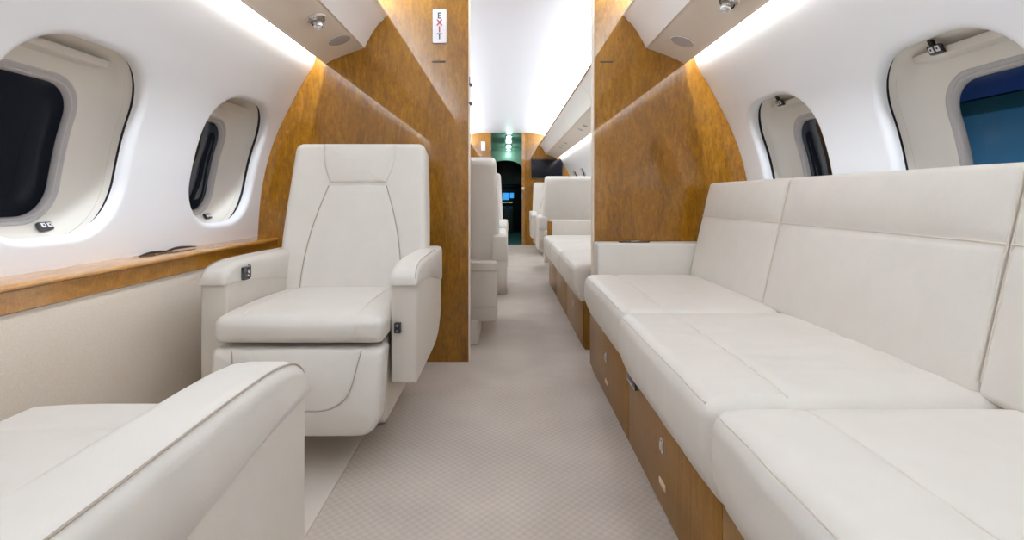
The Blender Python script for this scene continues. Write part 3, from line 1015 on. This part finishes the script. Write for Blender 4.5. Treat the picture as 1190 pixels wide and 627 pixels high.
# ------------------------------------------------------------------ sofas
def make_sofa(name, label, loc_y, cuts, backcuts, armlen=0.115, detail=True, dx=0.0, cap=False):
    y0, y1 = cuts[0], cuts[-1]
    t = thing(name, label, 'sofa', (0.7 + dx, (y0 + y1) / 2, 0), group='cream leather sofas along the right wall')
    L = M['leather']
    ye = y1 + 0.02
    # base carcass with drawer fronts
    cf = 0.405 + dx
    obj('base', rbox((cf + 0.004, y0 + 0.01, 0.0), (1.02, ye + 0.10, 0.262), 0.003, 1, (1, 1, 1)), M['divan_wood'], t)
    if detail:
        dr = [(0.22, 0.95), (0.95, 1.668), (1.668, 2.37)]
    else:
        n = 3
        dr = [(y0 + 0.012 + (y1 - y0) * k / n, y0 + 0.012 + (y1 - y0) * (k + 1) / n) for k in range(n)]
    for a, b in dr:
        d = obj('drawer', rbox((cf - 0.006, a + 0.0015, 0.012), (cf + 0.006, b - 0.0015, 0.255), 0.002, 1, (1, 1, 1)), M['divan_wood'], t)
        ym = (a + b) / 2
        if detail: ym = {0.22: 0.59, 0.95: 1.308, 1.668: 2.03}[a]
        o = Vector((cf - 0.006, ym, 0.172))
        obj('drawer_latch', join(xform(lathe([(0.021, 0.0), (0.021, 0.003), (0.017, 0.004), (0.015, 0.001), (0.004, 0.001)], (0, 0, 0), (-1, 0, 0), 20), lambda p: o + Vector((p.x, p.y * 0.75, p.z))),
                                 xform(rbox((-0.008, -0.006, -0.013), (0.0, 0.006, 0.013), 0.003, 2, (1, 1, 1)), lambda p: o + p)), M['chrome'], d, label='oval chrome latch')
        if detail:
            obj('drawer_tag', rbox((cf - 0.0085, ym - 0.024, 0.066), (cf - 0.005, ym + 0.024, 0.082), 0.001, 1, (1, 1, 1)), M['label'], d, label='small cream tag')
    if detail:
        ck = obj('cushion_clip', rbox((cf - 0.014, 1.555, 0.216), (cf - 0.004, 1.665, 0.246), 0.003, 2, (1, 1, 1)), M['dark_metal'], t, label='dark metal clip under the cushion edge')
        obj('clip_face', rbox((cf - 0.0155, 1.560, 0.217), (cf - 0.012, 1.660, 0.224), 0.001, 1, (1, 1, 1)), M['chrome'], ck)
    # seat cushions
    for k in range(len(cuts) - 1):
        a, b = cuts[k] + 0.002, cuts[k + 1] - 0.002
        last = k == len(cuts) - 2
        xf = (0.362 if last and detail else 0.345) + dx
        wr = 1.9 if (k == 1 and detail) else 0.35
        def wc(p, u, k=k, wr=wr, xf=xf):
            f = max(0, 1 - u.x ** 6) * max(0, 1 - u.y ** 6)
            if u.z > 0:
                p.z += 0.012 * f * u.z
                # dip at the lengthwise seam and soft creases
                g = math.exp(-((p.x - 0.50 - dx) / 0.012) ** 2)
                p.z -= 0.004 * g * u.z
                q = noise.noise(Vector((p.x * 5 + k * 7, p.y * 26 + 3 * noise.noise(Vector((p.x * 3, p.y * 3, k))), 0.3)))
                p.z += 0.0030 * wr * q * f * u.z
            if u.x < -0.6:
                s = max(0, -u.x - 0.6) / 0.4
                p.x += 0.040 * s * max(0, -u.z) ** 1.3      # front tucks in below
                p.x -= 0.008 * s * (1 - u.y ** 4) * (1 - u.z ** 2)
                p.x += 0.002 * s * noise.noise(Vector((p.z * 9, p.y * 14, k)))
            return p
        cu = obj('seat_cushion', rbox((xf, a, 0.246), (0.90 + dx, b, 0.445), 0.034, 6, (44, 34, 5) if detail else (10, 8, 3), wc), L, t, 60)
        # lengthwise seam and front edge seam
        def on(x, y, z, lift):
            u = Vector((2 * (x - xf) / (0.90 + dx - xf) - 1, 2 * (y - a) / (b - a) - 1, 2 * (z - 0.246) / 0.199 - 1))
            q = wc(Vector((x, y, z)), u)
            return q + lift
        ys_ = [a + 0.026 + (b - a - 0.052) * j / 48 for j in range(49)]
        obj('seam', tube([on(0.50 + dx, y, 0.445, Vector((0, 0, 0.0002))) for y in ys_], 0.0015, 6), M['welt'], cu)
        obj('seam', tube([on(xf + 0.010, y, 0.435, Vector((-0.0003, 0, 0.0003))) for y in ys_], 0.0017, 6), M['welt'], cu)
    # back cushions
    B0, B1 = Vector((0.842 + dx, 0.440)), Vector((0.940 + dx, 0.868))
    U = (B1 - B0).normalized()
    N_ = Vector((-U.y, U.x))
    H = (B1 - B0).length
    zs = (0.716 - 0.440) / U.y
    for k in range(len(backcuts) - 1):
        a, b = backcuts[k] + 0.001, backcuts[k + 1] - 0.001
        def wb(p, u):
            # p: (thickness w, y, height h) -> world
            w, y, h = p
            f = max(0, 1 - u.y ** 6)
            if u.x > 0:
                hh = h / H
                w += (0.012 * f * math.sin(min(1, max(0, hh / (zs / H))) * PI) ** 0.7 if h < zs else 0.014 * f * math.sin(min(1, max(0, (h - zs) / (H - zs))) * PI) ** 0.8) * u.x
                w -= 0.004 * math.exp(-((h - zs) / 0.008) ** 2) * u.x
                w += 0.0016 * noise.noise(Vector((y * 7, h * 7, 3.1)))
            q = B0 + U * h + N_ * w
            return Vector((q.x, y, q.y))
        bc = obj('back_cushion', rbox((-0.105, a, 0.0), (0.0, b, H), 0.017, 5, (2, 20, 40), wb), M['leather'], t, 60)
        pts = []
        for j in range(21):
            y = a + 0.004 + (b - a - 0.008) * j / 20
            q = B0 + U * zs + N_ * -0.0025
            pts.append(Vector((q.x, y, q.y)))
        obj('seam', tube(pts, 0.0024, 6), M['welt'], bc)
        for yy in (a + 0.004, b - 0.004):
            pts = []
            for j in range(21):
                h = 0.03 + (H - 0.05) * j / 20
                q = B0 + U * h + N_ * -0.0055
                pts.append(Vector((q.x, yy, q.y)))
            obj('seam', tube(pts, 0.0026, 6), M['welt'], bc)
    # end arm
    ya = y1 + 0.004
    ar = obj('end_arm', rbox((0.425 + dx, ya, 0.255), (0.93 + dx, ya + armlen, 0.588), 0.012, 4, (4, 2, 3)), M['leather'], t)
    if detail:
        obj('handle', rbox((0.535, ya + 0.030, 0.5865), (0.675, ya + 0.075, 0.5945), 0.003, 2, (2, 1, 1)), M['bronze'], ar, label='dark bronze flap on the arm top')
        obj('handle_tab', rbox((0.585, ya + 0.026, 0.5935), (0.625, ya + 0.046, 0.598), 0.0018, 2, (1, 1, 1)), M['chrome'], ar)
    if cap:
        obj('arm_end_cap', rbox((0.39 + dx, ya, 0.255), (0.428 + dx, ya + armlen, 0.575), 0.006, 2, (1, 1, 1)), M['divan_wood'], t, label='brown wood cap on the aisle end of the arm')
    return t
make_sofa('sofa', 'long cream leather sofa filling the lower right, under two windows', 0, [0.17, 0.886, 1.592, 2.372], [0.17, 0.930, 1.705, 2.372])
make_sofa('sofa', 'cream sofa with wood base beyond the right partition, along the aisle', 0, [2.70, 3.38, 4.06, 4.80], [2.70, 3.38, 4.06, 4.80], detail=False, dx=0.01, cap=True)

# ------------------------------------------------------------------ forward bulkhead
DX0, DX1 = -0.235, 0.318
for nm, x0, x1, lab in (('wall_forward_left', -1.3, DX0, 'burl wood bulkhead left of the far doorway'), ('wall_forward_right', DX1, 1.3, 'burl wood bulkhead carrying the wall screen')):
    struct(nm, prism(section(x0, x1), Y1, Y1 + 0.06, lambda a, b, w: Vector((a, w, b))), M['burl'], lab, 30)
jamb = struct('trim_3', join(box((DX1 - 0.035, Y1 - 0.012, 0.0), (DX1 + 0.012, Y1 + 0.07, 1.88))), M['burl_ledge'], 'wood jamb on the right of the far doorway')
kn = obj('door_knob', lathe([(0.018, 0), (0.014, 0.012), (0.024, 0.022), (0.026, 0.034), (0.018, 0.042)], (DX1 - 0.016, Y1 - 0.012, 0.945), (0, -1, 0), 18), M['chrome'], jamb)
tv = thing('wall_screen', 'black flat screen on the far wood bulkhead right of the doorway', 'screen', (0.70, Y1, 1.11))
obj('screen_bezel', prism(rrect(0.435, 1.112, 0.972, 1.440, 0.008), Y1, Y1 - 0.035, XZY, 0.004, 2), M['black'], tv)
obj('screen_panel', rbox((0.450, Y1 - 0.0375, 1.130), (0.957, Y1 - 0.034, 1.425), 0.001, 1, (1, 1, 1)), mat('dark_screen_glass', (0.008, 0.009, 0.014), 0.15, spec=0.2), tv)
pl = obj('wall_placard', prism(rrect(-0.405, 1.585, -0.335, 1.735, 0.006), Y1, Y1 - 0.008, XZY, 0.002, 2), M['sign_white'])
tag(pl, 'small white placard on the far bulkhead left of the doorway', 'placard')

# galley passage and cockpit beyond
YG = 12.2
struct('wall_passage_left', box((-0.40, Y1 + 0.06, 0), (-0.34, YG, 1.9)), M['galley'], 'grey-green wall of the passage beyond the doorway, left')
struct('wall_passage_right', box((0.36, Y1 + 0.06, 0), (0.42, YG, 1.9)), M['galley'], 'grey-green wall of the passage beyond the doorway, right')
struct('floor_passage', box((-0.40, Y1, -0.05), (0.42, YG, -0.001)), M['galley_floor'], 'dark teal floor of the passage beyond the doorway')
def pceil(y): return 1.885 - (y - Y1) * 0.045
struct('ceiling_passage', prism([(Y1 + 0.06, pceil(Y1)), (YG, pceil(YG)), (YG, pceil(YG) + 0.1), (Y1 + 0.06, pceil(Y1) + 0.1)], -0.40, 0.42, YZX), M['galley'], 'green-tinted ceiling of the passage')
struct('wall_cockpit', box((-0.45, YG, -0.05), (0.45, YG + 0.05, 1.9)), M['cockpit'], 'dark end of the cockpit')
# arched lintel between passage and cockpit
arch = []
for k in range(25):
    a = PI * k / 24
    arch.append((0.01 + 0.34 * math.cos(a), 1.42 + 0.16 * math.sin(a)))
struct('trim_4', prism([(0.37, 1.42)] + arch + [(-0.35, 1.42), (-0.35, pceil(11.0) + 0.01), (0.37, pceil(11.0) + 0.01)], 10.95, 11.02, XZY), M['galley'], 'arched grey-green header before the cockpit')
for k, y in enumerate((9.02, 10.1, 10.75)):
    z = pceil(y)
    d = thing('ceiling_light', ('round ceiling light just inside the far doorway', 'middle ceiling light in the passage beyond the doorway', 'lowest ceiling light in the passage, closest to the dark cockpit')[k], 'ceiling light', (0.07, y, z), group='passage ceiling lights')
    obj('light_ring', lathe([(0.075, 0.0), (0.075, -0.012), (0.055, -0.016), (0.050, -0.004)], (0.07, y, z), (0, 0, 1), 20), M['chrome'], d)
    obj('light_lens', lathe([(0.054, -0.004), (0.054, -0.012), (0.03, -0.018)], (0.07, y, z), (0, 0, 1), 20), emit('green_white_lamp', (0.75, 1.0, 0.88), 14.0), d)
    ld = bpy.data.lights.new('passage_lamp', 'POINT')
    ld.energy = 4.0
    ld.color = (0.55, 1.0, 0.82)
    ld.shadow_soft_size = 0.05
    lo_ = bpy.data.objects.new('passage_lamp', ld)
    lo_.location = (0.07, y, z - 0.08)
    C.objects.link(lo_)
# cockpit: instrument panel with displays, centre pedestal and two seats
ip = thing('instrument_panel', 'dark cockpit instrument panel with blue displays at the end of the aisle', 'instrument panel', (0.0, 12.0, 0.0))
obj('panel_housing', prism(round_poly([(11.97, 0.0), (12.15, 0.0), (12.15, 1.10), (11.85, 1.10), (11.83, 1.06), (11.98, 1.02)], 0.02, 3), -0.33, 0.35, YZX, 0.01, 2), M['black'], ip)
blue = emit('blue_display', (0.05, 0.38, 0.95), 1.3)
obj('display', rbox((-0.06, 11.955, 0.74), (0.09, 11.975, 0.90), 0.004, 2, (1, 1, 1)), blue, ip, label='lit blue display')
obj('display', rbox((0.11, 11.955, 0.78), (0.20, 11.975, 0.90), 0.004, 2, (1, 1, 1)), blue, ip, label='lit blue display')
obj('indicator_strip', rbox((-0.05, 11.955, 0.67), (0.17, 11.970, 0.69), 0.003, 2, (1, 1, 1)), emit('pale_indicator', (0.55, 0.75, 0.5), 0.8), ip, label='pale lit strip')
pd = thing('centre_pedestal', 'dark pedestal on the cockpit floor below the blue displays', 'pedestal', (0.05, 11.6, 0.0))
obj('pedestal_body', prism(round_poly([(11.35, 0.0), (11.8, 0.0), (11.8, 0.60), (11.40, 0.52)], 0.02, 3), -0.08, 0.18, YZX, 0.01, 2), M['cockpit'], pd)
obj('throttle_lever', join(tube([(0.03, 11.6, 0.55), (0.03, 11.58, 0.68)], 0.012), tube([(0.07, 11.6, 0.55), (0.07, 11.58, 0.68)], 0.012)), M['dark_metal'], pd)

# ------------------------------------------------------------------ outside: a hangar beside the right windows, night
hb = thing('outside_hangar', 'blue-green lit hangar outside the right window above the sofa', 'building', (19, 17, -1.6))
obj('facade', box((19, 6, -1.6), (19.4, 23, 4.1)), mat('hangar_cladding', (0.20, 0.36, 0.40), 0.7), hb)
obj('roof_band', rbox((18.85, 5.8, 4.1), (19.6, 23.2, 4.7), 0.03, 2, (1, 1, 1)), mat('hangar_roof_band', (0.05, 0.14, 0.12), 0.6), hb)
obj('parapet', box((18.9, 5.9, 4.7), (19.5, 23.1, 7.2)), mat('hangar_parapet', (0.10, 0.15, 0.36), 0.7), hb)
ap = obj('ground', box((-60, -40, -1.75), (60, 80, -1.6)), mat('night_apron', (0.05, 0.05, 0.055), 0.6))
tag(ap, 'dark apron outside', None, None, 'structure')

# ------------------------------------------------------------------ light
W_ = bpy.data.worlds.new('night_sky')
S.world = W_
W_.use_nodes = True
W_.node_tree.nodes['Background'].inputs['Color'].default_value = (0.010, 0.011, 0.016, 1)
W_.node_tree.nodes['Background'].inputs['Strength'].default_value = 1.0

def strip(name, x, z, y0, y1, direction, energy, width=0.02, color=(1, 1, 1), spread=None):
    ld = bpy.data.lights.new(name, 'AREA')
    ld.shape = 'RECTANGLE'
    ld.size = width
    ld.size_y = y1 - y0
    ld.energy = energy * (y1 - y0)
    ld.color = color
    if spread: ld.spread = math.radians(spread)
    o = bpy.data.objects.new(name, ld)
    o.location = (x, (y0 + y1) / 2, z)
    d = Vector(direction).normalized()       # light points along its -Z
    zax = -d
    yax = Vector((0, 1, 0))
    xax = yax.cross(zax).normalized()
    o.matrix_world = Matrix.Translation(o.location) @ Matrix((xax, yax, zax)).transposed().to_4x4()
    C.objects.link(o)
    return o
WARM = (1.0, 0.955, 0.90)
COOL = (0.865, 0.93, 1.0)
for side in (-1, 1):
    for (a, b, s) in ((Y0 + 0.02, YP0 - 0.01, 'aft'), (YP1 + 0.01, Y1 - 0.02, 'forward')):
        strip('wall_wash_lamp', side * 0.837, 1.61, a, b, (side * 0.40, 0, -1), 11.5 if s == 'aft' else 10.0, 0.016, COOL)
        strip('cove_lamp', side * 0.675, 1.712, a, b, (-side * 0.45, 0, 1), 9.5 if s == 'aft' else 10.0, 0.03, COOL)
# hangar floodlights
for y in (9, 13, 17, 21):
    ld = bpy.data.lights.new('hangar_floodlight', 'SPOT')
    ld.energy = 330
    ld.color = (0.28, 0.60, 1.0)
    ld.spot_size = math.radians(140)
    ld.spot_blend = 0.8
    o = bpy.data.objects.new('hangar_floodlight', ld)
    o.location = (15.6, y, 0.4)
    o.rotation_euler = Vector((3.4, 0, 2.0)).to_track_quat('-Z', 'Y').to_euler()
    C.objects.link(o)

S.cycles.max_bounces = 14
S.cycles.diffuse_bounces = 8
S.cycles.glossy_bounces = 5
S.cycles.transparent_max_bounces = 12
S.cycles.sample_clamp_indirect = 6.0
S.cycles.caustics_reflective = False
S.cycles.caustics_refractive = False
S.cycles.use_denoising = True
